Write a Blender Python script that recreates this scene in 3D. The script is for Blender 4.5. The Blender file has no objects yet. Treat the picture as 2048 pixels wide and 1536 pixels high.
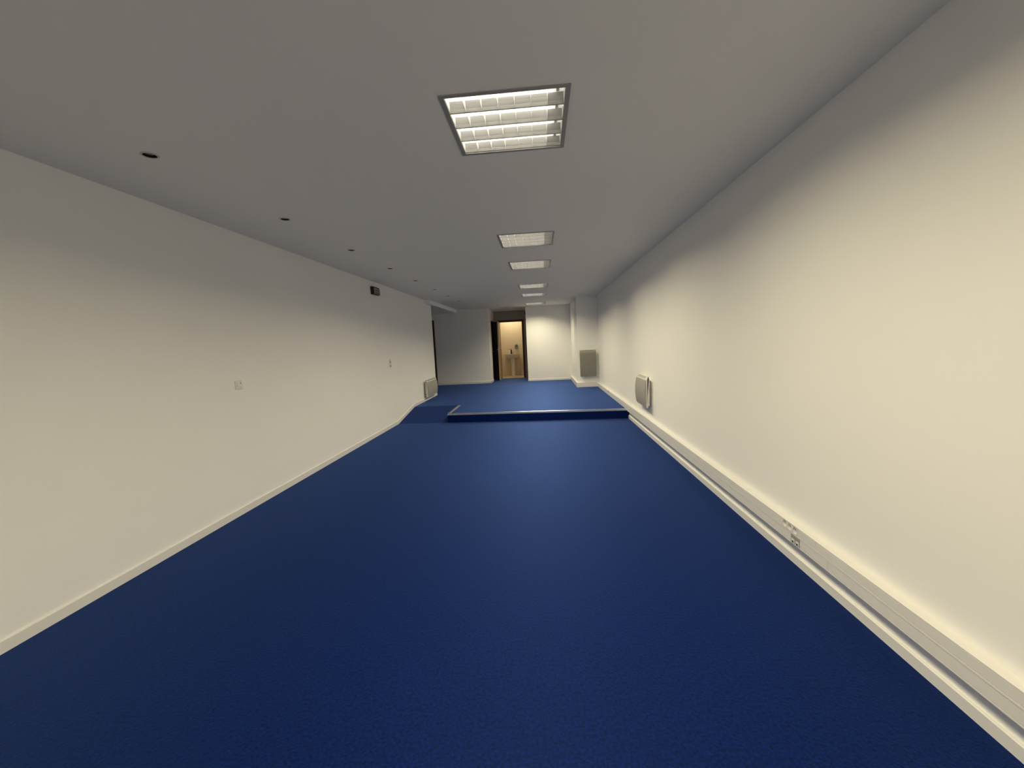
import bpy, bmesh, math, random
from mathutils import Vector, Matrix

random.seed(7)
sc = bpy.context.scene
COL = sc.collection

# ------------------------------------------------------------------ camera
YAW, PITCH, ROLL, FPX = -0.0749, -0.0995, -0.0488, 820.47
CAM_H, H = 1.4621, 2.629            # camera height, ceiling height
XR, XL = 1.544, -2.836              # right and left wall faces
ZS = 0.17                           # height of the raised floor
YREAR = -2.6
cy, sy, cp, sp, cr, sr = (math.cos(YAW), math.sin(YAW), math.cos(PITCH),
                          math.sin(PITCH), math.cos(ROLL), math.sin(ROLL))
fwd = Vector((sy * cp, cy * cp, sp))
r0 = Vector((cy, -sy, 0))
u0 = r0.cross(fwd)
right = cr * r0 + sr * u0
up = -sr * r0 + cr * u0
cam_data = bpy.data.cameras.new('camera')
cam_data.sensor_fit = 'HORIZONTAL'
cam_data.sensor_width = 36.0
cam_data.lens = FPX / 2048 * 36.0
cam_data.clip_start = 0.02
cam = bpy.data.objects.new('camera', cam_data)
COL.objects.link(cam)
m = Matrix((right, up, -fwd)).transposed().to_4x4()
m.translation = Vector((0, 0, CAM_H))
cam.matrix_world = m
sc.camera = cam

# ------------------------------------------------------------------ world, exposure
world = bpy.data.worlds.new('world')
sc.world = world
world.use_nodes = True
world.node_tree.nodes['Background'].inputs['Color'].default_value = (0.01, 0.01, 0.012, 1)
world.node_tree.nodes['Background'].inputs['Strength'].default_value = 1.0
vs = sc.view_settings
vs.view_transform = 'Standard'
vs.look = 'None'
vs.gamma = 1.0
vs.use_curve_mapping = False
vs.exposure = 0.0
sc.cycles.use_denoising = True
sc.cycles.max_bounces = 9
sc.cycles.diffuse_bounces = 7
sc.cycles.adaptive_threshold = 0.02
sc.cycles.sample_clamp_indirect = 8.0

LAMP_COLOR = (1.0, 0.88, 0.585)
LAMP_POWER = 32.5
LAMP_SHARE = (1.0, 1.02, 1.0, 1.0, 0.95, 0.80)
LAMP_SPREAD = (163, 160, 155, 150, 145, 136)
TUBE_STRENGTH = 8.5
WASH_POWER = 15.5

# ------------------------------------------------------------------ materials
def mat(name, color, rough=0.6, metal=0.0, bump=None, var=0.0, var_scale=8.0,
        emit=None, sheen=0.0, coat=0.0, color2=None, spec=0.5):
    """principled material; bump = (scale, strength, distance)"""
    mt = bpy.data.materials.new(name)
    mt.use_nodes = True
    nt = mt.node_tree
    b = nt.nodes['Principled BSDF']
    b.inputs['Roughness'].default_value = rough
    b.inputs['Metallic'].default_value = metal
    b.inputs['Specular IOR Level'].default_value = spec
    if sheen:
        b.inputs['Sheen Weight'].default_value = sheen
        b.inputs['Sheen Roughness'].default_value = 0.6
    if coat:
        b.inputs['Coat Weight'].default_value = coat
    tc = nt.nodes.new('ShaderNodeTexCoord')
    n = nt.nodes.new('ShaderNodeTexNoise')
    n.inputs['Scale'].default_value = var_scale
    n.inputs['Detail'].default_value = 5.0
    nt.links.new(tc.outputs['Object'], n.inputs['Vector'])
    mix = nt.nodes.new('ShaderNodeMix')
    mix.data_type = 'RGBA'
    c2 = color2 if color2 else tuple(c * (1 - var) for c in color)
    mix.inputs['A'].default_value = (*color, 1)
    mix.inputs['B'].default_value = (*c2, 1)
    nt.links.new(n.outputs['Fac'], mix.inputs['Factor'])
    nt.links.new(mix.outputs['Result'], b.inputs['Base Color'])
    if bump:
        nb = nt.nodes.new('ShaderNodeTexNoise')
        nb.inputs['Scale'].default_value = bump[0]
        nb.inputs['Detail'].default_value = 3.0
        nt.links.new(tc.outputs['Object'], nb.inputs['Vector'])
        bp = nt.nodes.new('ShaderNodeBump')
        bp.inputs['Strength'].default_value = bump[1]
        bp.inputs['Distance'].default_value = bump[2]
        nt.links.new(nb.outputs['Fac'], bp.inputs['Height'])
        nt.links.new(bp.outputs['Normal'], b.inputs['Normal'])
    if emit:
        b.inputs['Emission Color'].default_value = (*emit[0], 1)
        b.inputs['Emission Strength'].default_value = emit[1]
    return mt


def carpet_material():
    """short dark blue pile: matt fibres with a broad blue lustre at low viewing angles"""
    mt = bpy.data.materials.new('blue_carpet')
    mt.use_nodes = True
    nt = mt.node_tree
    b = nt.nodes['Principled BSDF']
    b.inputs['Roughness'].default_value = 0.95
    b.inputs['Specular IOR Level'].default_value = 0.0
    b.inputs['Sheen Weight'].default_value = 0.30
    b.inputs['Sheen Roughness'].default_value = 0.32
    b.inputs['Sheen Tint'].default_value = (0.22, 0.42, 1.0, 1)
    tc = nt.nodes.new('ShaderNodeTexCoord')
    fine = nt.nodes.new('ShaderNodeTexNoise')
    fine.inputs['Scale'].default_value = 75.0
    fine.inputs['Detail'].default_value = 7.0
    fine.inputs['Roughness'].default_value = 0.72
    broad = nt.nodes.new('ShaderNodeTexNoise')
    broad.inputs['Scale'].default_value = 2.2
    broad.inputs['Detail'].default_value = 4.0
    for n in (fine, broad):
        nt.links.new(tc.outputs['Object'], n.inputs['Vector'])
    ramp = nt.nodes.new('ShaderNodeValToRGB')
    ramp.color_ramp.elements[0].position = 0.39
    ramp.color_ramp.elements[0].color = (0.0005, 0.0033, 0.038, 1)
    ramp.color_ramp.elements[1].position = 0.63
    ramp.color_ramp.elements[1].color = (0.0022, 0.0125, 0.118, 1)
    nt.links.new(fine.outputs['Fac'], ramp.inputs['Fac'])
    mix = nt.nodes.new('ShaderNodeMix')
    mix.data_type = 'RGBA'
    mix.blend_type = 'MULTIPLY'
    mix.inputs['Factor'].default_value = 0.2
    nt.links.new(ramp.outputs['Color'], mix.inputs['A'])
    nt.links.new(broad.outputs['Fac'], mix.inputs['B'])
    nt.links.new(mix.outputs['Result'], b.inputs['Base Color'])
    bp = nt.nodes.new('ShaderNodeBump')
    bp.inputs['Strength'].default_value = 0.7
    bp.inputs['Distance'].default_value = 0.007
    nt.links.new(fine.outputs['Fac'], bp.inputs['Height'])
    nt.links.new(bp.outputs['Normal'], b.inputs['Normal'])
    gl = nt.nodes.new('ShaderNodeBsdfGlossy')
    gl.inputs['Roughness'].default_value = 0.6
    gl.inputs['Color'].default_value = (0.136, 0.238, 0.62, 1)
    fr = nt.nodes.new('ShaderNodeFresnel')
    fr.inputs['IOR'].default_value = 1.46
    ms = nt.nodes.new('ShaderNodeMixShader')
    nt.links.new(fr.outputs['Fac'], ms.inputs['Fac'])
    nt.links.new(b.outputs['BSDF'], ms.inputs[1])
    nt.links.new(gl.outputs['BSDF'], ms.inputs[2])
    nt.links.new(ms.outputs['Shader'], nt.nodes['Material Output'].inputs['Surface'])
    return mt


M = {
    'wall': mat('white_wall_paint', (0.90, 0.895, 0.88), 0.85, bump=(260, 0.12, 0.002), var=0.03, var_scale=3, spec=0.2),
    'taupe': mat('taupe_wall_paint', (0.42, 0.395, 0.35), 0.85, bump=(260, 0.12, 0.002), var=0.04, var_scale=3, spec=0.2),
    'ceiling': mat('white_ceiling_paint', (0.88, 0.875, 0.865), 0.9, bump=(200, 0.08, 0.002), var=0.03, var_scale=2, spec=0.15),
    'trim': mat('white_gloss_trim', (0.80, 0.79, 0.76), 0.4, var=0.02),
    'pvc': mat('white_pvc', (0.78, 0.765, 0.74), 0.35, var=0.02),
    'carpet': carpet_material(),
    'alu': mat('brushed_aluminium', (0.80, 0.80, 0.78), 0.32, 1.0, bump=(300, 0.1, 0.001), var=0.08, var_scale=40),
    'heater': mat('white_enamel', (0.78, 0.765, 0.72), 0.35, var=0.02),
    'heater_grey': mat('grey_beige_enamel', (0.36, 0.35, 0.28), 0.4, var=0.04),
    'grille_dark': mat('dark_grey_grille', (0.24, 0.23, 0.205), 0.55, bump=(420, 0.25, 0.002), var=0.12, var_scale=180),
    'grille': mat('grey_perforated_grille', (0.39, 0.38, 0.35), 0.55, bump=(420, 0.25, 0.002), var=0.12, var_scale=180),
    'dark': mat('dark_plastic', (0.012, 0.012, 0.013), 0.5, var=0.2),
    'louvre': mat('louvre_white', (0.37, 0.365, 0.35), 0.35, var=0.02),
    'blade': mat('louvre_blade_white', (0.86, 0.855, 0.83), 0.35, var=0.02),
    'fitting': mat('fitting_white', (0.80, 0.795, 0.78), 0.4, var=0.02),
    'frame_grey': mat('light_frame_grey', (0.42, 0.41, 0.39), 0.45, 0.3, var=0.05),
    'tube': mat('fluorescent_tube', (0.9, 0.9, 0.88), 0.4, emit=((1.0, 0.94, 0.80), TUBE_STRENGTH)),
    'wood_dark': mat('dark_stained_wood', (0.085, 0.028, 0.012), 0.5, var=0.5, var_scale=14, color2=(0.040, 0.012, 0.005)),
    'wood_light': mat('light_wood_veneer', (0.50, 0.36, 0.20), 0.5, color2=(0.40, 0.27, 0.14), var_scale=10),
    'steel': mat('satin_steel', (0.62, 0.61, 0.58), 0.25, 1.0, var=0.05),
    'ceramic': mat('white_ceramic', (0.82, 0.81, 0.78), 0.12, var=0.01, coat=0.4),
    'wash_wall': mat('washroom_cream_paint', (0.74, 0.66, 0.50), 0.8, var=0.06, var_scale=3),
    'wash_floor': mat('washroom_beige_tile', (0.58, 0.50, 0.36), 0.4, var=0.12, var_scale=6),
    'bottle_white': mat('white_bottle_plastic', (0.75, 0.73, 0.70), 0.35, var=0.02),
    'bottle_dark': mat('dark_bottle_plastic', (0.014, 0.008, 0.025), 0.3, var=0.1),
    'grey_plastic': mat('grey_plastic', (0.22, 0.215, 0.21), 0.4, var=0.05),
    'data_grey': mat('grey_outlet_plate', (0.33, 0.33, 0.33), 0.4, var=0.05),
    'sign_grey': mat('sign_grey_green', (0.24, 0.26, 0.215), 0.4, var=0.05),
    'sign_green': mat('sign_dark_green', (0.040, 0.060, 0.030), 0.4, var=0.1),
    'sign_pale': mat('sign_pale_print', (0.42, 0.45, 0.38), 0.5, var=0.05),
    'lens_grey': mat('lamp_reflector_grey', (0.22, 0.215, 0.20), 0.3, 0.3, var=0.1),
    'ring': mat('spot_trim_ring', (0.60, 0.59, 0.56), 0.4, var=0.05),
}

M['tube'].cycles.emission_sampling = 'NONE'     # the lamps below carry the light of the tubes

# ------------------------------------------------------------------ mesh helpers
class MB:
    def __init__(self):
        self.v, self.f = [], []

    def add(self, verts, faces):
        o = len(self.v)
        self.v += [tuple(q) for q in verts]
        self.f += [tuple(i + o for i in f) for f in faces]
        return self

    def box(self, x0, x1, y0, y1, z0, z1):
        return self.add([(x0, y0, z0), (x1, y0, z0), (x1, y1, z0), (x0, y1, z0),
                         (x0, y0, z1), (x1, y0, z1), (x1, y1, z1), (x0, y1, z1)],
                        [(3, 2, 1, 0), (4, 5, 6, 7), (0, 1, 5, 4), (1, 2, 6, 5), (2, 3, 7, 6), (3, 0, 4, 7)])

    def prism(self, pts, a, b, axis):
        """polygon pts (2D) extruded from a to b along axis (0,1,2)"""
        def p3(q, t):
            l = list(q)
            l.insert(axis, t)
            return tuple(l)
        n = len(pts)
        vs_ = [p3(q, a) for q in pts] + [p3(q, b) for q in pts]
        fs = [tuple(range(n))[::-1], tuple(range(n, 2 * n))]
        fs += [(i, (i + 1) % n, (i + 1) % n + n, i + n) for i in range(n)]
        return self.add(vs_, fs)

    def lathe(self, prof, seg=24, c=(0, 0, 0), sx=1.0, sy=1.0, axis=2, close=True):
        """profile [(r, h)] turned about an axis"""
        vs_, fs = [], []
        for r_, h_ in prof:
            for k in range(seg):
                a = 2 * math.pi * k / seg
                q = [r_ * math.cos(a) * sx, r_ * math.sin(a) * sy]
                q.insert(axis, h_)
                vs_.append((q[0] + c[0], q[1] + c[1], q[2] + c[2]))
        for j in range(len(prof) - 1):
            for k in range(seg):
                k2 = (k + 1) % seg
                fs.append((j * seg + k, j * seg + k2, (j + 1) * seg + k2, (j + 1) * seg + k))
        if close:
            fs.append(tuple(range(seg))[::-1])
            fs.append(tuple(range((len(prof) - 1) * seg, len(prof) * seg)))
        return self.add(vs_, fs)

    def tube(self, pts, rad, seg=10):
        pts = [Vector(q) for q in pts]
        rads = rad if isinstance(rad, (list, tuple)) else [rad] * len(pts)
        vs_, fs = [], []
        for i, q in enumerate(pts):
            d = (pts[min(i + 1, len(pts) - 1)] - pts[max(i - 1, 0)]).normalized()
            a = d.orthogonal().normalized() if i == 0 else (a - d * a.dot(d)).normalized()
            b = d.cross(a)
            for k in range(seg):
                t = 2 * math.pi * k / seg
                vs_.append(tuple(q + (a * math.cos(t) + b * math.sin(t)) * rads[i]))
        for i in range(len(pts) - 1):
            for k in range(seg):
                k2 = (k + 1) % seg
                fs.append((i * seg + k, i * seg + k2, (i + 1) * seg + k2, (i + 1) * seg + k))
        fs.append(tuple(range(seg))[::-1])
        fs.append(tuple(range((len(pts) - 1) * seg, len(pts) * seg)))
        return self.add(vs_, fs)

    def build(self, name, material, parent=None, bevel=0.0, smooth=False, segs=2):
        me = bpy.data.meshes.new(name)
        me.from_pydata(self.v, [], self.f)
        bm = bmesh.new()
        bm.from_mesh(me)
        bmesh.ops.remove_doubles(bm, verts=bm.verts, dist=1e-6)
        bmesh.ops.recalc_face_normals(bm, faces=bm.faces)
        if bevel:
            bmesh.ops.bevel(bm, geom=[e for e in bm.edges if len(e.link_faces) == 2 and e.calc_face_angle(0) > 0.5],
                            offset=bevel, segments=segs, affect='EDGES', profile=0.6)
        bm.to_mesh(me)
        bm.free()
        me.materials.append(M[material])
        if smooth:
            me.polygons.foreach_set('use_smooth', [True] * len(me.polygons))
            me.set_sharp_from_angle(angle=math.radians(40))
        o = bpy.data.objects.new(name, me)
        COL.objects.link(o)
        if parent is not None:
            o.parent = parent
        return o


def empty(name, loc, rotz=0.0):
    o = bpy.data.objects.new(name, None)
    COL.objects.link(o)
    o.empty_display_size = 0.05
    o.location = loc
    o.rotation_euler = (0, 0, rotz)
    return o


def tag(o, label=None, cat=None, group=None, kind=None):
    if label:
        o['label'] = label
    if cat:
        o['category'] = cat
    if group:
        o['group'] = group
    if kind:
        o['kind'] = kind
    return o


def struct(o, label, cat):
    return tag(o, label, cat, None, 'structure')


def copy_tree(o, parent=None):
    c = o.copy()
    COL.objects.link(c)
    c.parent = parent
    for ch in list(o.children):
        copy_tree(ch, c)
    return c


def hole_ring(mb, cx, cy_, half, rad, z, seg=24):
    """flat square plate with a round hole (faces at height z)"""
    inner, outer = [], []
    for k in range(seg):
        a = 2 * math.pi * (k + 0.5) / seg
        ca, sa = math.cos(a), math.sin(a)
        s = half / max(abs(ca), abs(sa))
        inner.append((cx + rad * ca, cy_ + rad * sa, z))
        outer.append((cx + s * ca, cy_ + s * sa, z))
    # real corners
    vs_, fs = inner + outer, []
    corner = {}
    for k in range(seg):
        k2 = (k + 1) % seg
        q, w = outer[k], outer[k2]
        dx = abs(abs(q[0] - cx) - half) < 1e-9, abs(abs(q[1] - cy_) - half) < 1e-9
        dw = abs(abs(w[0] - cx) - half) < 1e-9, abs(abs(w[1] - cy_) - half) < 1e-9
        if dx != dw and not (all(dx) or all(dw)):
            c = (q[0] if dx[0] else w[0], q[1] if dx[1] else w[1], z)
            vs_.append(c)
            fs.append((k, k2, seg + k2, len(vs_) - 1, seg + k))
        else:
            fs.append((k, k2, seg + k2, seg + k))
    mb.add(vs_, fs)

# ------------------------------------------------------------------ places
LIGHTS = [(-0.1235, 2.327), (-0.118, 4.846), (-0.115, 6.390), (-0.108, 8.777), (-0.119, 10.369), (-0.119, 12.735)]
LIGHTS_BEHIND = [(-0.12, 0.78), (-0.12, -1.61)]   # the row goes on behind the camera
SPOTS = [(-2.180, 2.312), (-2.172, 3.547), (-2.155, 4.768), (-2.149, 5.987), (-2.143, 7.192),
         (-2.133, 8.443), (-2.126, 9.639), (-2.128, 10.896), (-2.138, 12.126)]
Y_FARL, Y_FARR, Y_DOOR = 13.52, 13.66, 15.07
X_PASS = -1.69            # left side of the short passage to the washroom
X_FARR = -0.47            # left edge of the right-hand far wall
COLX, COLY = 0.985, 11.29
SOFX, SOFY, SOFZ = -2.725, 10.2, 2.53
WALL_END = 10.735
RECESS = -4.7

# ------------------------------------------------------------------ structure
# lower floor
struct(MB().box(XL - 0.1, XR + 0.1, YREAR - 0.1, 7.70, -0.12, 0.0).build('floor', 'carpet'),
       'blue carpeted lower floor running from the foreground to the step', 'floor')
# raised floor: right-hand platform with a slightly skewed front edge, and everything behind the ramp
FL, FR = (-1.84, 7.655), (XR, 7.487)
b = MB()
b.prism([FL, FR, (XR, 15.12), (RECESS, 15.12), (RECESS, 8.75), (-1.84, 8.75)], -0.12, ZS, 2)
struct(b.build('floor_raised', 'carpet'), 'blue carpeted raised floor behind the step up to the washroom', 'floor')
b = MB()
b.add([(XL - 0.1, 7.70, 0), (-1.84, 7.66, 0), (-1.84, 8.75, ZS), (XL - 0.1, 8.75, ZS),
       (XL - 0.1, 7.70, -0.12), (-1.84, 7.66, -0.12), (-1.84, 8.75, -0.12), (XL - 0.1, 8.75, -0.12)],
      [(0, 1, 2, 3), (7, 6, 5, 4), (0, 4, 5, 1), (1, 5, 6, 2), (2, 6, 7, 3), (3, 7, 4, 0)])
struct(b.build('floor_ramp', 'carpet'), 'blue carpeted ramp beside the step along the left wall', 'ramp')

# aluminium nosings
d = (Vector(FR) - Vector(FL)).normalized()
nrm = Vector((d.y, -d.x))           # towards the camera
def nosing(name, A, B, out, label):
    A, B = Vector(A), Vector(B)
    out = Vector(out)
    prof = [(0.006, 0.004), (0.006, -0.026), (0.0, -0.026), (0.0, 0.0), (-0.048, 0.0), (-0.046, 0.004)]
    mb = MB()
    n = len(prof)
    vs_ = []
    for P in (A, B):
        for q, z in prof:
            w = P + out * q
            vs_.append((w.x, w.y, ZS + z))
    fs = [tuple(range(n)), tuple(range(2 * n - 1, n - 1, -1))] + [(i, (i + 1) % n, (i + 1) % n + n, i + n) for i in range(n)]
    mb.add(vs_, fs)
    # two shallow ribs of the profile
    for off in (-0.018, -0.032):
        a, c = A + out * off, B + out * off
        w = (B - A).normalized() * 0.0
        s = out * 0.004
        mb.add([(a.x - s.x, a.y - s.y, ZS + 0.004), (a.x + s.x, a.y + s.y, ZS + 0.004), (c.x + s.x, c.y + s.y, ZS + 0.004), (c.x - s.x, c.y - s.y, ZS + 0.004),
                (a.x, a.y, ZS + 0.006), (c.x, c.y, ZS + 0.006)],
               [(0, 1, 4), (2, 3, 5), (0, 4, 5, 3), (1, 2, 5, 4), (0, 3, 2, 1)])
    struct(mb.build(name, 'alu'), label, 'trim')
nosing('trim_1', FL, (1.50, 7.4895), nrm, 'bright aluminium nosing along the front of the carpeted step')
nosing('trim_2', (-1.84, 7.66), (-1.84, 8.71), (-1, 0), 'short aluminium nosing along the ramp side of the step')

# walls
struct(MB().box(XR, XR + 0.15, YREAR, 15.2, -0.12, H + 0.15).build('wall_right', 'wall'), 'long white painted wall on the right', 'wall')
struct(MB().box(XL - 0.1, XL, YREAR, WALL_END, -0.12, H + 0.15).build('wall_left', 'wall'), 'long white painted wall on the left', 'wall')
struct(MB().box(RECESS, XR, YREAR - 0.15, YREAR, -0.12, H + 0.15).build('wall_rear', 'wall'), 'white wall behind the camera', 'wall')
struct(MB().box(RECESS - 0.1, RECESS, 9.0, Y_FARL + 0.1, -0.12, H + 0.15).build('wall_recess', 'wall'), 'white end wall of the side recess', 'wall')
struct(MB().box(RECESS, XL - 0.1, 9.0, 9.1, ZS, H + 0.1).build('wall_recess_near', 'wall'), 'white near wall of the side recess', 'wall')
struct(MB().box(RECESS, X_PASS, Y_FARL, 14.13, ZS - 0.01, H + 0.1).build('wall_far_left', 'wall'), 'shaded white far wall left of the washroom passage', 'wall')
struct(MB().box(X_FARR, XR, Y_FARR, Y_DOOR, ZS - 0.01, H + 0.1).build('wall_far_right', 'wall'), 'lit white far wall right of the washroom passage', 'wall')
struct(MB().box(COLX, XR, COLY, Y_FARR, ZS - 0.01, H + 0.1).build('wall_column', 'wall'), 'boxed-out white wall corner carrying the tall heater', 'wall')
struct(MB().box(X_PASS - 0.1, X_PASS, 14.13, Y_DOOR, 2.26, H + 0.1).build('wall_passage_lintel', 'wall'), 'white lintel over the dark opening left of the washroom door', 'wall')
struct(MB().box(-3.3, -3.2, 14.13, Y_DOOR, ZS, H + 0.1).build('wall_passage_end', 'wall'), 'unlit end wall of the dark side passage', 'wall')
DX0, DX1, DZ = -1.545, -0.60, 2.30      # outside of the washroom door frame
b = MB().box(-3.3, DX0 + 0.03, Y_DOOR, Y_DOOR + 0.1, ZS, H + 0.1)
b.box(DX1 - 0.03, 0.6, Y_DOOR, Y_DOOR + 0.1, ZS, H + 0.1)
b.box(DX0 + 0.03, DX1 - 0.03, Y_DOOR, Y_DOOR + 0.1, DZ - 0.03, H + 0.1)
struct(b.build('wall_far_door', 'taupe'), 'taupe wall around the washroom door', 'wall')  # wall colour darker and browner than the other walls
# soffit over the recess
struct(MB().box(RECESS, SOFX, SOFY, Y_FARL, SOFZ, H).build('ceiling_soffit', 'wall'),
       'lowered white soffit over the side recess', 'soffit')

# ceiling with openings for the square lights and the round spotlights
OPEN = 0.29
xs = sorted({RECESS - 0.1, XR + 0.1} | {q for x, y in LIGHTS + LIGHTS_BEHIND for q in (x - OPEN, x + OPEN)} | {q for x, y in SPOTS for q in (x - 0.06, x + 0.06)})
ys = sorted({YREAR - 0.1, 16.6} | {q for x, y in LIGHTS + LIGHTS_BEHIND for q in (y - OPEN, y + OPEN)} | {q for x, y in SPOTS for q in (y - 0.06, y + 0.06)})
b = MB()
for i in range(len(xs) - 1):
    for j in range(len(ys) - 1):
        mx, my = (xs[i] + xs[i + 1]) / 2, (ys[j] + ys[j + 1]) / 2
        if any(abs(mx - x) < OPEN and abs(my - y) < OPEN for x, y in LIGHTS + LIGHTS_BEHIND):
            continue
        if any(abs(mx - x) < 0.06 and abs(my - y) < 0.06 for x, y in SPOTS):
            continue
        b.add([(xs[i], ys[j], H), (xs[i + 1], ys[j], H), (xs[i + 1], ys[j + 1], H), (xs[i], ys[j + 1], H)], [(3, 2, 1, 0)])
for x, y in SPOTS:
    hole_ring(b, x, y, 0.06, 0.036, H)
CEIL = struct(b.build('ceiling', 'ceiling'), 'plain grey-white plaster ceiling', 'ceiling')

# baseboards
def board(name, path, h, t, label, side):
    """path: list of (x, y, z) of the wall line; side: unit offset for every segment"""
    mb = MB()
    for (P, Q), s in zip(zip(path[:-1], path[1:]), side):
        P, Q, s = Vector(P), Vector(Q), Vector((*s, 0))
        pr = [(0, 0), (t, 0), (t, h - 0.004), (t - 0.004, h), (0, h)]
        n = len(pr)
        vs_ = [tuple(P + s * a + Vector((0, 0, c))) for a, c in pr] + [tuple(Q + s * a + Vector((0, 0, c))) for a, c in pr]
        mb.add(vs_, [tuple(range(n)), tuple(range(2 * n - 1, n - 1, -1))] + [(i, (i + 1) % n, (i + 1) % n + n, i + n) for i in range(n)])
    return struct(mb.build(name, 'trim'), label, 'baseboard')
board('baseboard_left', [(XL, YREAR, 0), (XL, 7.70, 0), (XL, 8.75, ZS), (XL, WALL_END + 0.012, ZS)], 0.066, 0.012,
      'white skirting board along the left wall, rising with the ramp', [(1, 0)] * 3)
board('baseboard_right', [(XR, YREAR, 0), (XR, 7.484, 0)], 0.057, 0.016,
      'low white skirting board along the right wall under the cable trunking', [(-1, 0)])
board('baseboard_far_left', [(RECESS, Y_FARL, ZS), (X_PASS + 0.012, Y_FARL, ZS)], 0.07, 0.012, 'white skirting board on the shaded far wall', [(0, -1)])
board('baseboard_passage', [(X_PASS, Y_FARL - 0.012, ZS), (X_PASS, 14.13, ZS)], 0.07, 0.012, 'short white skirting board turning into the washroom passage', [(1, 0)])
board('baseboard_far_right', [(X_FARR - 0.005, Y_FARR, ZS), (COLX - 0.05, Y_FARR, ZS)], 0.06, 0.012, 'white skirting board on the lit far wall', [(0, -1)])

# ------------------------------------------------------------------ ceiling lights
FO, FI = 0.31, 0.2875
def make_light():
    root = empty('ceiling_light', (0, 0, 0))
    b = MB()                                    # frame: flat flange with inner lip
    for (x0, x1, y0, y1) in ((-FO, FO, -FO, -FI), (-FO, FO, FI, FO), (-FO, -FI, -FI, FI), (FI, FO, -FI, FI)):
        b.box(x0, x1, y0, y1, -0.005, 0.0005)
    b.build('frame', 'frame_grey', root)
    b = MB()                                    # open-bottomed housing
    t, z1 = 0.289, 0.085
    b.add([(-t, -t, 0), (t, -t, 0), (t, t, 0), (-t, t, 0), (-t, -t, z1), (t, -t, z1), (t, t, z1), (-t, t, z1)],
          [(4, 5, 6, 7), (0, 1, 5, 4), (1, 2, 6, 5), (2, 3, 7, 6), (3, 0, 4, 7)])
    b.build('housing', 'fitting', root)
    pitch = 2 * FI / 4
    for k in range(5):                          # lengthwise reflectors between the tubes
        yc = -FI + k * pitch
        a0, a1 = (0.004, 0.030)
        lo, hi = -1, 1
        if k == 0: lo = 0
        if k == 4: hi = 0
        pr = [(yc + lo * a0, 0.001), (yc + hi * a0, 0.001)]
        pr += [(yc + hi * (a0 + (a1 - a0) * (s ** 1.6)), 0.001 + 0.043 * s) for s in (0.35, 0.7, 1.0)]
        pr += [(yc + lo * (a0 + (a1 - a0) * (s ** 1.6)), 0.001 + 0.043 * s) for s in (1.0, 0.7, 0.35)]
        q = []
        for e in pr:
            if not q or (abs(e[0] - q[-1][0]) + abs(e[1] - q[-1][1])) > 1e-6: q.append(e)
        b = MB().prism(q, -FI, FI, 0)
        b.build('reflector', 'louvre', root)
    for k in range(8):                          # cross blades, thin below and thicker above
        xc = -FI + k * 2 * FI / 7
        lo, hi = (0 if k == 0 else -1), (0 if k == 7 else 1)
        b = MB().prism([(xc + lo * 0.0003, 0.0015), (xc + hi * 0.0003, 0.0015), (xc + hi * 0.0016, 0.040), (xc + lo * 0.0016, 0.040)] if lo and hi else
                       [(xc + lo * 0.002, 0.0015), (xc + hi * 0.002, 0.0015), (xc + hi * 0.004, 0.040), (xc + lo * 0.004, 0.040)], -FI, FI, 1)
        # prism along y expects (x, z) pairs
        b.build('cross_blade', 'blade', root)
    for k in range(4):
        yc = -FI + (k + 0.5) * pitch
        tb = MB().lathe([(0.013, -0.283), (0.013, 0.232)], 10, (0, yc, 0.058), axis=0).build('tube', 'tube', root, smooth=True)
        MB().lathe([(0.0135, 0.232), (0.0135, 0.246)], 12, (0, yc, 0.058), axis=0).build('end_cap', 'alu', tb, smooth=True)
        MB().box(0.2465, 0.2615, yc - 0.014, yc + 0.014, 0.030, 0.084).build('lamp_holder', 'fitting', root)
    ld = bpy.data.lights.new('louvre_lamp', 'AREA')
    ld.shape = 'SQUARE'
    ld.size = 0.56
    ld.energy = LAMP_POWER
    ld.color = LAMP_COLOR
    ld.spread = math.radians(LAMP_SPREAD[0])
    lo_ = bpy.data.objects.new('louvre_lamp', ld)
    COL.objects.link(lo_)
    lo_.parent = root
    lo_.location = (0, 0, -0.007)
    return root

LIGHT_LABELS = [
    'largest square louvre ceiling light, nearest, glowing between its slats',
    'second nearest square louvre ceiling light, well behind the largest one',
    'third square louvre ceiling light counted from the front',
    'fourth square louvre ceiling light counted from the front, near the far end',
    'fifth square louvre ceiling light, second from the far wall',
    'smallest, last square louvre ceiling light, just before the washroom passage',
]
proto = make_light()
for i, (x, y) in enumerate(LIGHTS):
    o = proto if i == 0 else copy_tree(proto)
    o.location = (x, y, H)
    tag(o, LIGHT_LABELS[i], 'ceiling light', 'square louvre lights in a row down the ceiling')
    for ch in o.children:
        if ch.type == 'LIGHT':
            ch.data = ch.data.copy()
            ch.data.energy = LAMP_POWER * LAMP_SHARE[i]
            ch.data.spread = math.radians(LAMP_SPREAD[i])

for x, y in LIGHTS_BEHIND:
    o = copy_tree(proto, CEIL)
    for k in ('label', 'category', 'group'):
        del o[k]
    o.location = (x, y, H)
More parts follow.
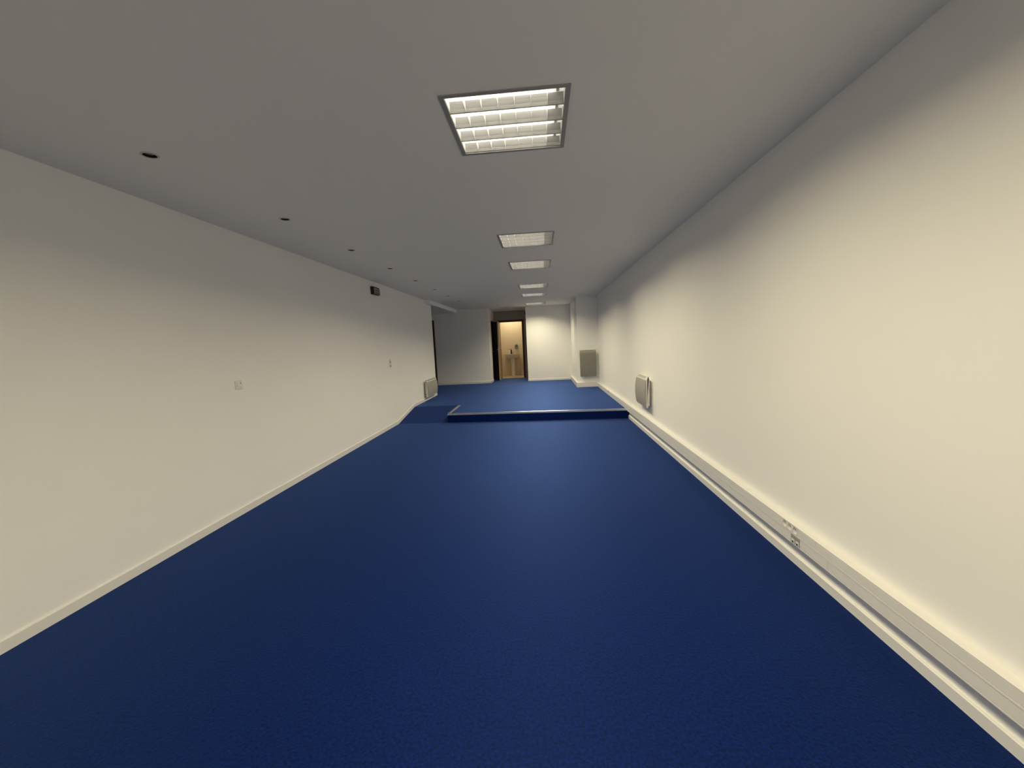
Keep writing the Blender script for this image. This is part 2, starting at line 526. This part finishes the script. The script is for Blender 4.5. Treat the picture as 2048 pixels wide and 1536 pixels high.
# ------------------------------------------------------------------ spotlights (unlit)
def make_spot():
    root = empty('recessed_spotlight', (0, 0, 0))
    MB().lathe([(0.034, 0.0), (0.034, -0.0045), (0.043, -0.0035), (0.046, 0.0003), (0.046, 0.0008)], 28, close=False).build('trim_ring', 'ring', root, smooth=True)
    MB().lathe([(0.034, -0.002), (0.033, 0.055), (0.020, 0.075), (0.001, 0.076)], 28, close=False).build('cup', 'dark', root, smooth=True)
    MB().lathe([(0.001, 0.007), (0.023, 0.007), (0.025, 0.011), (0.012, 0.050), (0.001, 0.050)], 24, close=False).build('bulb', 'lens_grey', root, smooth=True)
    return root
ORD = ['nearest and largest', 'second nearest', 'third nearest', 'fourth nearest', 'fifth nearest', 'sixth nearest', 'seventh nearest', 'eighth nearest', 'farthest']
proto = make_spot()
for i, (x, y) in enumerate(SPOTS):
    o = proto if i == 0 else copy_tree(proto)
    o.location = (x, y, H)
    tag(o, f'{ORD[i]} small dark unlit round spotlight recessed along the left of the ceiling', 'spotlight', 'round spotlights along the left wall')

# ------------------------------------------------------------------ cable trunking on the right wall
ZT0, ZT1, DT = 0.152, 0.272, 0.052
def trunk_base(mb, y0, y1):
    x = XR - 0.0008
    mb.box(x - 0.008, x - 0.0002, y0, y1, ZT0 + 0.005, ZT1 - 0.006)                       # back
    mb.box(x - DT, x, y0, y1, ZT1 - 0.006, ZT1)                  # top
    mb.box(x - DT, x, y0, y1, ZT0, ZT0 + 0.005)                  # bottom
    mb.box(x - DT - 0.001, x - 0.0085, y0, y1, 0.212, 0.219)       # rib between the two channels
t = empty('cable_trunking', (0, 0, 0))
tag(t, 'long white two-channel cable trunking fixed low along the right wall', 'trunking')
b = MB(); trunk_base(b, YREAR, 3.135); b.build('trunk_body', 'pvc', t)
b = MB(); trunk_base(b, 3.1375, 11.236); b.build('trunk_body', 'pvc', t)
CX0, CX1 = XR - DT, XR - DT + 0.004
SOCK = (2.478, 2.634)
DATA = (2.456, 2.543)
for (y0, y1) in ((YREAR, 2.320), (2.3225, SOCK[0]), (SOCK[1], 5.2), (5.2025, 7.4), (7.4025, 9.38), (9.47, 11.234)):
    MB().box(CX0, CX1, y0, y1, 0.221, ZT1 - 0.0075).build('upper_cover', 'pvc', t, bevel=0.001, segs=1)
for (y0, y1) in ((YREAR, 2.215), (2.2175, DATA[0]), (DATA[1], 4.6), (4.6025, 6.9), (6.9025, 9.2), (9.26, 11.234)):
    MB().box(CX0, CX1, y0, y1, ZT0 + 0.0065, 0.2105).build('lower_cover', 'pvc', t, bevel=0.001, segs=1)

# triple power socket set into the trunking (local: x along wall, y up, face at z)
def xy_to_wall(mb, face_x):
    """turn plate built in (u, w, depth) into world: u -> y, w -> z, depth -> x"""
    mb.v = [(face_x - q[2], q[0], q[1]) for q in mb.v]
    return mb
s = empty('power_socket', (XR - DT, 2.556, 0.222))
tag(s, 'triple round white power socket set in the trunking on the right wall', 'socket')
b = MB()
for yc in (2.504, 2.556, 2.608):
    hole_ring(b, yc, 0.2435, 0.0215, 0.0200, 0.0022, 20)
    b.lathe([(0.0200, 0.0022), (0.0190, -0.018)], 20, (yc, 0.2435, 0), close=False)
b.box(SOCK[0] + 0.0005, 2.504 - 0.0215, 0.222, 0.265, -0.002, 0.0022)
b.box(2.608 + 0.0215, SOCK[1] - 0.0005, 0.222, 0.265, -0.002, 0.0022)
b.box(2.504 + 0.0215, 2.556 - 0.0215, 0.222, 0.265, -0.002, 0.0022)
b.box(2.556 + 0.0215, 2.608 - 0.0215, 0.222, 0.265, -0.002, 0.0022)
xy_to_wall(b, XR - DT)
o = b.build('socket_plate', 'pvc'); o.parent = s; o.matrix_parent_inverse = Matrix.Translation(-s.location)
for yc in (2.504, 2.556, 2.608):
    b = MB().lathe([(0.0191, -0.018), (0.0005, -0.0181)], 20, (yc, 0.2435, 0), close=False)
    o = xy_to_wall(b, XR - DT).build('socket_well', 'pvc'); o.parent = s; o.matrix_parent_inverse = Matrix.Translation(-s.location)
    b = MB().lathe([(0.0025, -0.0182), (0.0025, -0.004)], 8, (yc, 0.2535, 0))
    for dx in (-0.0095, 0.0095):
        b.lathe([(0.003, -0.0179), (0.003, -0.0172)], 8, (yc + dx, 0.2435, 0))
    o2 = xy_to_wall(b, XR - DT).build('pins', 'dark'); o2.parent = o
# data outlet
s = empty('data_outlet', (XR - DT, 2.4995, 0.159))
tag(s, 'grey double data outlet below the triple power socket in the trunking', 'outlet')
iv = Matrix.Translation(-s.location)
def kid(o, p=s, inv=None):
    o.parent = p
    o.matrix_parent_inverse = inv if inv is not None else Matrix.Translation(-p.location)
    return o
kid(MB().box(CX0 - 0.0015, CX1, DATA[0] + 0.001, DATA[1] - 0.001, 0.159, 0.2085).build('plate', 'data_grey', bevel=0.001, segs=1))
for yc in (2.476, 2.519):
    kid(MB().box(CX0 - 0.0035, CX0 - 0.001, yc - 0.0155, yc + 0.0155, 0.161, 0.186).build('port_cover', 'pvc', bevel=0.001, segs=1))
    kid(MB().box(CX0 - 0.0045, CX0 - 0.003, yc - 0.0065, yc + 0.0065, 0.1635, 0.1745).build('port', 'dark'))
# small outlet further along, near the heater on the boxed-out corner
s = empty('trunking_socket', (XR - DT, 9.425, 0.20))
tag(s, 'tiny outlet with one dark port in the far trunking past the step', 'socket')
kid(MB().box(CX0 - 0.001, CX1, 9.381, 9.469, 0.221, 0.2645).build('plate', 'pvc', bevel=0.001, segs=1), s)
kid(MB().box(CX0 - 0.003, CX0 - 0.001, 9.405, 9.45, 0.232, 0.262).build('port', 'dark'), s)
s = empty('trunking_switch', (XR - DT, 9.23, 0.17))
tag(s, 'tiny grey cover plate low in the far trunking past the step', 'outlet')
kid(MB().box(CX0 - 0.001, CX1, 9.201, 9.259, 0.171, 0.2105).build('plate', 'pvc', bevel=0.001, segs=1), s)
kid(MB().box(CX0 - 0.003, CX0 - 0.001, 9.215, 9.245, 0.178, 0.198).build('cover', 'data_grey'), s)

# trunking around the boxed-out corner
t = empty('corner_trunking', (COLX, COLY, ZS))
tag(t, 'white cable trunking wrapped around the foot of the boxed-out wall corner', 'trunking')
inv = Matrix.Translation(-t.location)
zt = ZS + 0.125
def tk(o): return kid(o, t, Matrix.Translation(Vector((-0.001, -0.001, 0))) @ inv)
tk(MB().box(COLX - 0.05, COLX, COLY + 0.0615, Y_FARR - 0.013, ZS + 0.001, zt).build('side_cover', 'pvc', bevel=0.002))
tk(MB().prism([(COLX - 0.052, COLY - 0.052), (COLX + 0.07, COLY - 0.052), (COLX + 0.07, COLY), (COLX, COLY), (COLX, COLY + 0.06), (COLX - 0.052, COLY + 0.06)], ZS + 0.001, zt + 0.001, 2).build('outer_corner', 'pvc', bevel=0.002))
tk(MB().box(COLX + 0.0715, XR - 0.09, COLY - 0.05, COLY, ZS + 0.001, zt).build('front_cover', 'pvc', bevel=0.002))
tk(MB().box(XR - 0.0885, XR - 0.001, COLY - 0.052, COLY - 0.006, ZS + 0.001, zt + 0.001).build('inner_corner', 'pvc', bevel=0.002))

# ------------------------------------------------------------------ electric heaters
def heater(loc, rotz, w, h, label, n_slots, gap=0.035, dep=0.085, bulge=0.022, cap=0.05, panel='grille', casing='heater'):
    """local: x across, -y out of the wall, z up from the bottom edge"""
    r = empty('wall_heater', loc, rotz)
    tag(r, label, 'heater', 'white electric wall heaters')
    yb, yf = -gap, -dep
    # rear casing
    MB().box(-w / 2 + 0.02, w / 2 - 0.02, yb - 0.03, yb, 0.02, h - 0.025).build('rear_casing', 'heater', r, bevel=0.004)
    # front casing, sloped at the top
    b = MB().prism([(yb - 0.028, 0.0), (yf, 0.0), (yf, h - 0.035), (yf + 0.030, h), (yb - 0.028, h)], -w / 2, w / 2, 0)
    b.build('front_casing', casing, r, bevel=0.003)
    # bowed perforated panel
    n = 14
    z0, z1 = 0.008, h - cap
    pr = [(yf + 0.002, z0)]
    pr += [(yf - 0.004 - bulge * math.sin(math.pi * k / n) ** 0.8, z0 + (z1 - z0) * k / n) for k in range(n + 1)]
    pr += [(yf + 0.002, z1)]
    MB().prism(pr, -w / 2 + 0.006, w / 2 - 0.006, 0).build('front_panel', panel, r, smooth=True)
    # outlet slots in the sloped top
    dy, dz = -0.030, -0.035
    L = math.hypot(dy, dz)
    nx, nz = dz / L, -dy / L
    sw = (w - 0.10) / n_slots
    for k in range(n_slots):
        x0 = -w / 2 + 0.035 + k * sw
        b = MB()
        for s0 in (0.22, 0.60):
            s1 = s0 + 0.22
            q = [(yf + 0.030 + dy * s0, h + dz * s0), (yf + 0.030 + dy * s1, h + dz * s1)]
            e = 0.0012
            b.prism([(q[0][0] + nx * e, q[0][1] + nz * e), (q[1][0] + nx * e, q[1][1] + nz * e),
                     (q[1][0] - nx * e, q[1][1] - nz * e), (q[0][0] - nx * e, q[0][1] - nz * e)], x0, x0 + sw - 0.012, 0)
        b.build('vent_slot', 'grey_plastic', r)
    for sx in (-1, 1):
        MB().box(sx * w * 0.3 - 0.02, sx * w * 0.3 + 0.02, yb, 0.0, h * 0.2, h * 0.86).build('bracket', 'steel', r)
    # control box on one side
    c = MB().box(w / 2 - 0.020, w / 2 - 0.012, yb - 0.026, yb - 0.002, h * 0.60, h - 0.03).build('control_box', 'heater', r, bevel=0.002)
    MB().lathe([(0.009, 0), (0.008, 0.008)], 14, (w / 2 - 0.012, yb - 0.014, h * 0.72), axis=0).build('knob', 'pvc', c)
    b = MB().box(-w / 2 + 0.015, -w / 2 + 0.022, yb - 0.022, yb - 0.004, 0.05, 0.075).build('catch', 'grey_plastic', r)
    return r
heater((XR, 6.185, 0.452), -math.pi / 2, 0.60, 0.44, 'small white electric heater with bowed grey panel on the right wall before the step', 5)
heater(((1.03 + 1.465) / 2, COLY, 0.462), 0.0, 0.435, 0.715, 'tall grey-panelled electric heater on the boxed-out corner at the far right', 3, gap=0.045, dep=0.10, cap=0.075, bulge=0.014, panel='grille_dark', casing='heater_grey')
heater((XL, 9.985, 0.272), math.pi / 2, 0.88, 0.41, 'low white electric heater at the far end of the left wall', 6, gap=0.04, dep=0.095)

# ------------------------------------------------------------------ emergency exit sign
s = empty('exit_sign', (XL, 7.01, 2.40))
tag(s, 'small dark green emergency exit sign box high on the left wall', 'sign')
inv = Matrix.Translation(-s.location)
def sk(o): return kid(o, s, inv)
pr = [(XL, 2.400), (XL + 0.050, 2.400), (XL + 0.060, 2.412), (XL + 0.060, 2.500), (XL + 0.046, 2.530), (XL, 2.530)]
b = MB()
vs_ = [(x, 6.880, z) for x, z in pr] + [(x, 7.140, z) for x, z in pr]
n = len(pr)
b.add(vs_, [tuple(range(n)), tuple(range(2 * n - 1, n - 1, -1))] + [(i, (i + 1) % n, (i + 1) % n + n, i + n) for i in range(n)])
sk(b.build('housing', 'dark', bevel=0.002))
sk(MB().box(XL + 0.059, XL + 0.0635, 6.888, 7.134, 2.409, 2.503).build('face_plate', 'sign_grey', bevel=0.001, segs=1))
pn = sk(MB().box(XL + 0.063, XL + 0.0648, 6.935, 7.128, 2.413, 2.482).build('green_panel', 'sign_green'))
# running figure, arrow and doorway of the exit pictogram
FX0, FX1 = XL + 0.0646, XL + 0.0654
def sign_poly(name, pts, mname='sign_pale'):
    sk(MB().prism(pts, FX0, FX1, 0).build(name, mname))
sign_poly('figure_head', [(6.972 + 0.006 * math.cos(a), 2.472 + 0.006 * math.sin(a)) for a in [k * math.pi / 5 for k in range(10)]])
sign_poly('figure_body', [(6.966, 2.464), (6.976, 2.464), (6.984, 2.448), (6.990, 2.446), (6.989, 2.442), (6.980, 2.443), (6.976, 2.450), (6.975, 2.440),
                          (6.986, 2.430), (6.984, 2.418), (6.979, 2.418), (6.979, 2.428), (6.970, 2.436), (6.965, 2.426), (6.953, 2.424), (6.953, 2.429), (6.961, 2.431), (6.966, 2.442)])
sign_poly('arrow', [(7.018, 2.444), (7.040, 2.444), (7.040, 2.435), (7.058, 2.450), (7.040, 2.465), (7.040, 2.456), (7.018, 2.456)])
sign_poly('doorway', [(7.084, 2.419), (7.108, 2.419), (7.108, 2.476), (7.084, 2.476)])

# ------------------------------------------------------------------ switches on the left wall
s = empty('light_switch', (XL, 3.625, 1.155))
tag(s, 'square white light switch on the left wall in the foreground', 'switch')
inv = Matrix.Translation(-s.location)
sk(MB().box(XL, XL + 0.008, 3.582, 3.668, 1.155, 1.238).build('plate', 'pvc', bevel=0.002))
b = MB()
vs_ = [(XL + 0.008, 3.603, 1.178), (XL + 0.008, 3.655, 1.178), (XL + 0.008, 3.655, 1.226), (XL + 0.008, 3.603, 1.226),
       (XL + 0.014, 3.603, 1.178), (XL + 0.014, 3.655, 1.178), (XL + 0.0095, 3.655, 1.226), (XL + 0.0095, 3.603, 1.226)]
b.add(vs_, [(3, 2, 1, 0), (4, 5, 6, 7), (0, 1, 5, 4), (1, 2, 6, 5), (2, 3, 7, 6), (3, 0, 4, 7)])
sk(b.build('rocker', 'fitting', bevel=0.001, segs=1))
sk(MB().box(XL + 0.011, XL + 0.0135, 3.640, 3.648, 1.206, 1.216).build('indicator', 'grey_plastic'))
s = empty('double_switch', (XL, 7.51, 1.114))
tag(s, 'narrow two-part vertical switch plate on the left wall near the ramp', 'switch')
inv = Matrix.Translation(-s.location)
sk(MB().box(XL, XL + 0.010, 7.468, 7.552, 1.114, 1.266).build('plate', 'pvc', bevel=0.002))
for z0 in (1.126, 1.199):
    r_ = sk(MB().box(XL + 0.009, XL + 0.0125, 7.483, 7.537, z0, z0 + 0.055).build('rocker', 'data_grey', bevel=0.001, segs=1))
    MB().box(XL + 0.012, XL + 0.014, 7.487, 7.533, z0 + 0.030, z0 + 0.052).build('rocker_face', 'pvc', r_)

# ------------------------------------------------------------------ washroom door and dark frames
d1 = empty('door_1', (-1.07, Y_DOOR, ZS))
struct(d1, 'open light wood washroom door in a dark brown frame', 'door')
inv = Matrix.Translation(-d1.location)
def dk(o): return kid(o, d1, inv)
FW = 0.072
dk(MB().box(DX0, DX0 + FW, Y_DOOR - 0.015, Y_DOOR + 0.115, ZS, DZ).build('frame_post', 'wood_dark', bevel=0.003))
dk(MB().box(X_PASS + 0.002, DX0 - 0.001, Y_DOOR - 0.012, Y_DOOR + 0.001, ZS + 0.001, 2.258).build('shade_panel', 'wood_dark', bevel=0.002))  # dark panel added in place of the open leaf's shade on the wall
dk(MB().box(DX1 - FW, DX1, Y_DOOR - 0.015, Y_DOOR + 0.115, ZS, DZ).build('frame_post', 'wood_dark', bevel=0.003))
dk(MB().box(DX0 + FW, DX1 - FW, Y_DOOR - 0.015, Y_DOOR + 0.115, DZ - FW, DZ).build('frame_head', 'wood_dark', bevel=0.003))
# leaf swung about 88 degrees towards the camera
leaf = empty('door_leaf', (0, 0, 0))
leaf.parent = d1
hx, hy = DX0 + 0.030, Y_DOOR - 0.018
leaf.location = (hx + 1.07, hy - Y_DOOR, 0)
leaf.rotation_euler = (0, 0, math.radians(-89.0))
LW = 0.725
MB().box(0, LW, 0.0, 0.040, 0.008, DZ - FW - ZS + 0.005).build('panel', 'wood_light', leaf, bevel=0.002)
b = MB()
for yy, sg in ((-0.0, -1), (0.040, 1)):
    b.box(LW - 0.085, LW - 0.045, min(yy, yy + sg * 0.006), max(yy, yy + sg * 0.006), 0.96, 1.18)
    b.tube([(LW - 0.065, yy, 1.08), (LW - 0.065, yy + sg * 0.05, 1.08), (LW - 0.072, yy + sg * 0.055, 1.08), (LW - 0.18, yy + sg * 0.055, 1.08)], 0.009)
b.build('door_handle', 'steel', leaf, smooth=True)
MB().box(LW - 0.001, LW + 0.0015, 0.009, 0.031, 0.98, 1.16).build('lock_plate', 'steel', leaf)
b = MB()
for z in (0.25, 1.05, 1.85):
    b.tube([(-0.006, 0.02, z), (-0.006, 0.02, z + 0.08)], 0.008)
b.build('hinge', 'steel', leaf)

# dark side door filling the opening left of the washroom door
d3 = empty('door_3', (X_PASS - 0.05, 14.6, ZS))
struct(d3, 'dark brown closed side door beside the open washroom door', 'door')
inv3 = Matrix.Translation(-d3.location)
for o in (MB().box(X_PASS - 0.09, X_PASS + 0.004, 14.132, 14.185, ZS + 0.001, 2.258).build('frame_post', 'wood_dark', bevel=0.003),
          MB().box(X_PASS - 0.09, X_PASS + 0.004, 15.015, 15.068, ZS + 0.001, 2.258).build('frame_post', 'wood_dark', bevel=0.003),
          MB().box(X_PASS - 0.09, X_PASS + 0.004, 14.185, 15.015, 2.205, 2.258).build('frame_head', 'wood_dark', bevel=0.003)):
    kid(o, d3, inv3)
lf = kid(MB().box(X_PASS - 0.06, X_PASS - 0.02, 14.188, 15.012, ZS + 0.006, 2.202).build('door_leaf', 'wood_dark', bevel=0.002), d3, inv3)
MB().tube([(0.03, -0.35, 1.03), (0.075, -0.35, 1.03), (0.075, -0.24, 1.03)], 0.009).build('door_handle', 'steel', d3)

# dark casing and small closer box on the edge of the right-hand far wall
c = struct(MB().box(X_FARR - 0.026, X_FARR, Y_FARR + 0.10, Y_FARR + 0.24, ZS, 2.25).build('trim_3', 'wood_dark'),
           'dark wooden casing strip behind the edge of the lit far wall', 'trim')
b = empty('wall_box', (X_FARR, Y_FARR + 0.14, 2.385))
tag(b, 'tiny dark box high inside the passage beside the lit far wall', 'box')
kid(MB().box(X_FARR - 0.028, X_FARR, Y_FARR + 0.09, Y_FARR + 0.19, 2.385, 2.475).build('casing', 'dark', bevel=0.004), b)
kid(MB().box(X_FARR - 0.018, X_FARR, Y_FARR + 0.085, Y_FARR + 0.092, 2.40, 2.46).build('lid', 'dark', bevel=0.001, segs=1), b)

# dark door frame in the recess, its jamb just showing past the left wall end
d2 = empty('door_2', (-3.95, Y_FARL, ZS))
struct(d2, 'dark brown door whose frame edge shows past the end of the left wall', 'door')
inv2 = Matrix.Translation(-d2.location)
X0, X1, Z1 = -4.42, -3.505, 2.33
for o in (MB().box(X0, X0 + 0.07, Y_FARL - 0.022, Y_FARL, ZS + 0.001, Z1).build('frame_post', 'wood_dark', bevel=0.003),
          MB().box(X1 - 0.07, X1, Y_FARL - 0.022, Y_FARL, ZS + 0.001, Z1).build('frame_post', 'wood_dark', bevel=0.003),
          MB().box(X0 + 0.07, X1 - 0.07, Y_FARL - 0.022, Y_FARL, Z1 - 0.07, Z1).build('frame_head', 'wood_dark', bevel=0.003)):
    kid(o, d2, inv2)
lf = kid(MB().box(X0 + 0.073, X1 - 0.073, Y_FARL - 0.018, Y_FARL, ZS + 0.006, Z1 - 0.073).build('door_leaf', 'wood_dark', bevel=0.002), d2, inv2)
MB().tube([(X1 - 0.13, Y_FARL - 0.018, 1.2), (X1 - 0.13, Y_FARL - 0.065, 1.2), (X1 - 0.25, Y_FARL - 0.065, 1.2)], 0.009).build('door_handle', 'steel', lf)

# ------------------------------------------------------------------ washroom
WX0, WX1, WY1 = -2.0, -0.42, 16.38
struct(MB().box(WX0, WX1, Y_DOOR + 0.05, WY1, ZS - 0.1, ZS + 0.002).build('floor_washroom', 'wash_floor'), 'beige tiled washroom floor seen through the door', 'floor')
struct(MB().box(WX0 - 0.1, WX1 + 0.1, WY1, WY1 + 0.1, ZS - 0.1, H).build('wall_washroom_back', 'wash_wall'), 'cream washroom back wall behind the basin', 'wall')
struct(MB().box(WX0 - 0.1, WX0, Y_DOOR + 0.1, WY1, ZS - 0.1, H).build('wall_washroom_left', 'wash_wall'), 'cream left wall inside the washroom', 'wall')
struct(MB().box(WX1, WX1 + 0.1, Y_DOOR + 0.1, WY1, ZS - 0.1, H).build('wall_washroom_right', 'wash_wall'), 'cream right wall inside the washroom', 'wall')
b = board('baseboard_washroom', [(WX0, WY1, ZS), (WX1, WY1, ZS)], 0.09, 0.012, 'cream tiled skirting at the foot of the washroom back wall', [(0, -1)])
b.data.materials[0] = M['wash_wall']
ld = bpy.data.lights.new('washroom_lamp', 'POINT')
ld.energy = WASH_POWER
ld.color = (1.0, 0.83, 0.58)
ld.shadow_soft_size = 0.07
lo_ = bpy.data.objects.new('washroom_lamp', ld)
COL.objects.link(lo_)
lo_.location = (-1.15, 15.80, 2.52)

# basin on pedestal
BX, BZ = -1.135, 1.022
w_ = empty('washbasin', (BX, WY1 - 0.0015, ZS + 0.003))
tag(w_, 'white pedestal washbasin in the lit washroom at the far end', 'washbasin')
def loft(rings, caps=(True, True)):
    mb = MB()
    n = len(rings[0])
    vs_ = [q for rg in rings for q in rg]
    fs = []
    for j in range(len(rings) - 1):
        for k in range(n):
            k2 = (k + 1) % n
            fs.append((j * n + k, j * n + k2, (j + 1) * n + k2, (j + 1) * n + k))
    if caps[0]: fs.append(tuple(range(n))[::-1])
    if caps[1]: fs.append(tuple(range((len(rings) - 1) * n, len(rings) * n)))
    return mb.add(vs_, fs)
def dring(hw, front, back, z, n=28, p=3.2):
    """rounded D outline: straight against the wall, bowed to the front (local: +y into wall at 0)"""
    out = []
    cy0 = (front + back) / 2
    hd = (back - front) / 2
    for k in range(n):
        a = 2 * math.pi * k / n
        ca, sa = math.cos(a), math.sin(a)
        e = 2 / p
        out.append((hw * math.copysign(abs(ca) ** e, ca), cy0 + hd * math.copysign(abs(sa) ** e, sa), z))
    return out
zb = BZ - ZS
rings = [dring(0.205, -0.35, -0.01, zb - 0.152, p=5), dring(0.232, -0.385, -0.005, zb - 0.138, p=5), dring(0.266, -0.43, 0.0, zb - 0.07, p=5),
         dring(0.290, -0.46, 0.0, zb - 0.02, p=3.8), dring(0.294, -0.465, 0.0, zb, p=3.8), dring(0.278, -0.448, -0.012, zb + 0.004, p=3.8),
         dring(0.225, -0.415, -0.125, zb), dring(0.205, -0.395, -0.135, zb - 0.06), dring(0.13, -0.33, -0.18, zb - 0.12), dring(0.03, -0.27, -0.22, zb - 0.128)]
loft(rings).build('basin', 'ceramic', w_, smooth=True)
rings = [dring(0.088, -0.30, -0.06, 0.0, p=2.4), dring(0.080, -0.285, -0.06, 0.06, p=2.4), dring(0.070, -0.265, -0.06, 0.28, p=2.4), dring(0.075, -0.27, -0.06, 0.52, p=2.4), dring(0.105, -0.30, -0.05, zb - 0.15, p=2.4)]
loft(rings).build('pedestal', 'ceramic', w_, smooth=True)
tp = empty('tap', (0.02, -0.075, zb + 0.003)); tp.parent = w_
MB().lathe([(0.026, 0.0), (0.024, 0.01), (0.020, 0.045), (0.020, 0.075), (0.012, 0.082)], 18).build('tap_body', 'steel', tp, smooth=True)
MB().tube([(0, -0.01, 0.045), (0, -0.06, 0.060), (0, -0.11, 0.052), (0, -0.118, 0.040)], [0.012, 0.011, 0.010, 0.009]).build('spout', 'steel', tp, smooth=True)
MB().tube([(0, 0.0, 0.085), (0.03, -0.02, 0.098), (0.10, -0.03, 0.110)], [0.010, 0.008, 0.006]).build('lever', 'steel', tp, smooth=True)

def bottle(name, x, y, mat_body, mat_cap, label, hh, rr, pump):
    o = empty(name, (x, y, BZ + 0.0085))
    tag(o, label, 'bottle', 'bottles on the washbasin')
    MB().lathe([(rr * 0.95, 0.0), (rr, 0.006), (rr, hh * 0.66), (rr * 0.8, hh * 0.76), (rr * 0.38, hh * 0.82), (rr * 0.38, hh * 0.86)], 20).build('bottle_body', mat_body, o, smooth=True)
    if pump:
        b = MB().lathe([(rr * 0.45, hh * 0.86), (rr * 0.45, hh * 0.93), (rr * 0.2, hh * 0.935), (rr * 0.2, hh)], 16)
        b.box(-rr * 0.3, rr * 0.3, -rr * 1.1, rr * 0.35, hh * 0.97, hh * 1.04)
    else:
        b = MB().lathe([(rr * 0.5, hh * 0.84), (rr * 0.45, hh * 1.0), (rr * 0.3, hh * 1.01)], 16)
    b.build('cap', mat_cap, o, smooth=True)
    return o
bottle('soap_bottle', BX - 0.125, WY1 - 0.075, 'bottle_white', 'dark', 'white pump soap bottle with black top on the washbasin', 0.185, 0.032, True)
bottle('dark_bottle', BX - 0.050, WY1 - 0.075, 'bottle_dark', 'bottle_dark', 'dark slim bottle beside the white soap bottle on the washbasin', 0.205, 0.028, False)

# dispenser on the wall
s = empty('wall_dispenser', (-0.975, WY1, 1.215))
tag(s, 'grey round-topped dispenser on the washroom wall above the basin', 'dispenser')
pts = [(-0.065, 0.0), (0.065, 0.0)] + [(0.068 * math.cos(a), 0.105 + 0.085 * math.sin(a)) for a in [k * math.pi / 12 for k in range(13)]]
b = MB().prism(pts, -0.10, 0.0, 1)
kid(b.build('dispenser_body', 'grey_plastic', bevel=0.012, segs=3, smooth=True), s, Matrix.Identity(4))
kid(MB().box(-0.028, 0.028, -0.104, -0.098, 0.105, 0.14).build('window', 'dark', bevel=0.002), s, Matrix.Identity(4))

# toilet brush
s = empty('toilet_brush', (-0.775, 16.16, ZS + 0.002))
tag(s, 'white toilet brush standing in its holder right of the washbasin', 'toilet brush')
MB().lathe([(0.05, 0.0), (0.055, 0.01), (0.050, 0.13), (0.046, 0.14)], 20).build('holder', 'bottle_white', s, smooth=True)
MB().lathe([(0.030, 0.141), (0.048, 0.15), (0.052, 0.175), (0.040, 0.205), (0.012, 0.218)], 20).build('brush_head', 'bottle_white', s, smooth=True)
b = MB().tube([(0, 0, 0.21), (0, 0, 0.42)], 0.008).lathe([(0.006, 0.415), (0.016, 0.43), (0.017, 0.45), (0.006, 0.465)], 14)
b.build('handle', 'bottle_white', s, smooth=True)
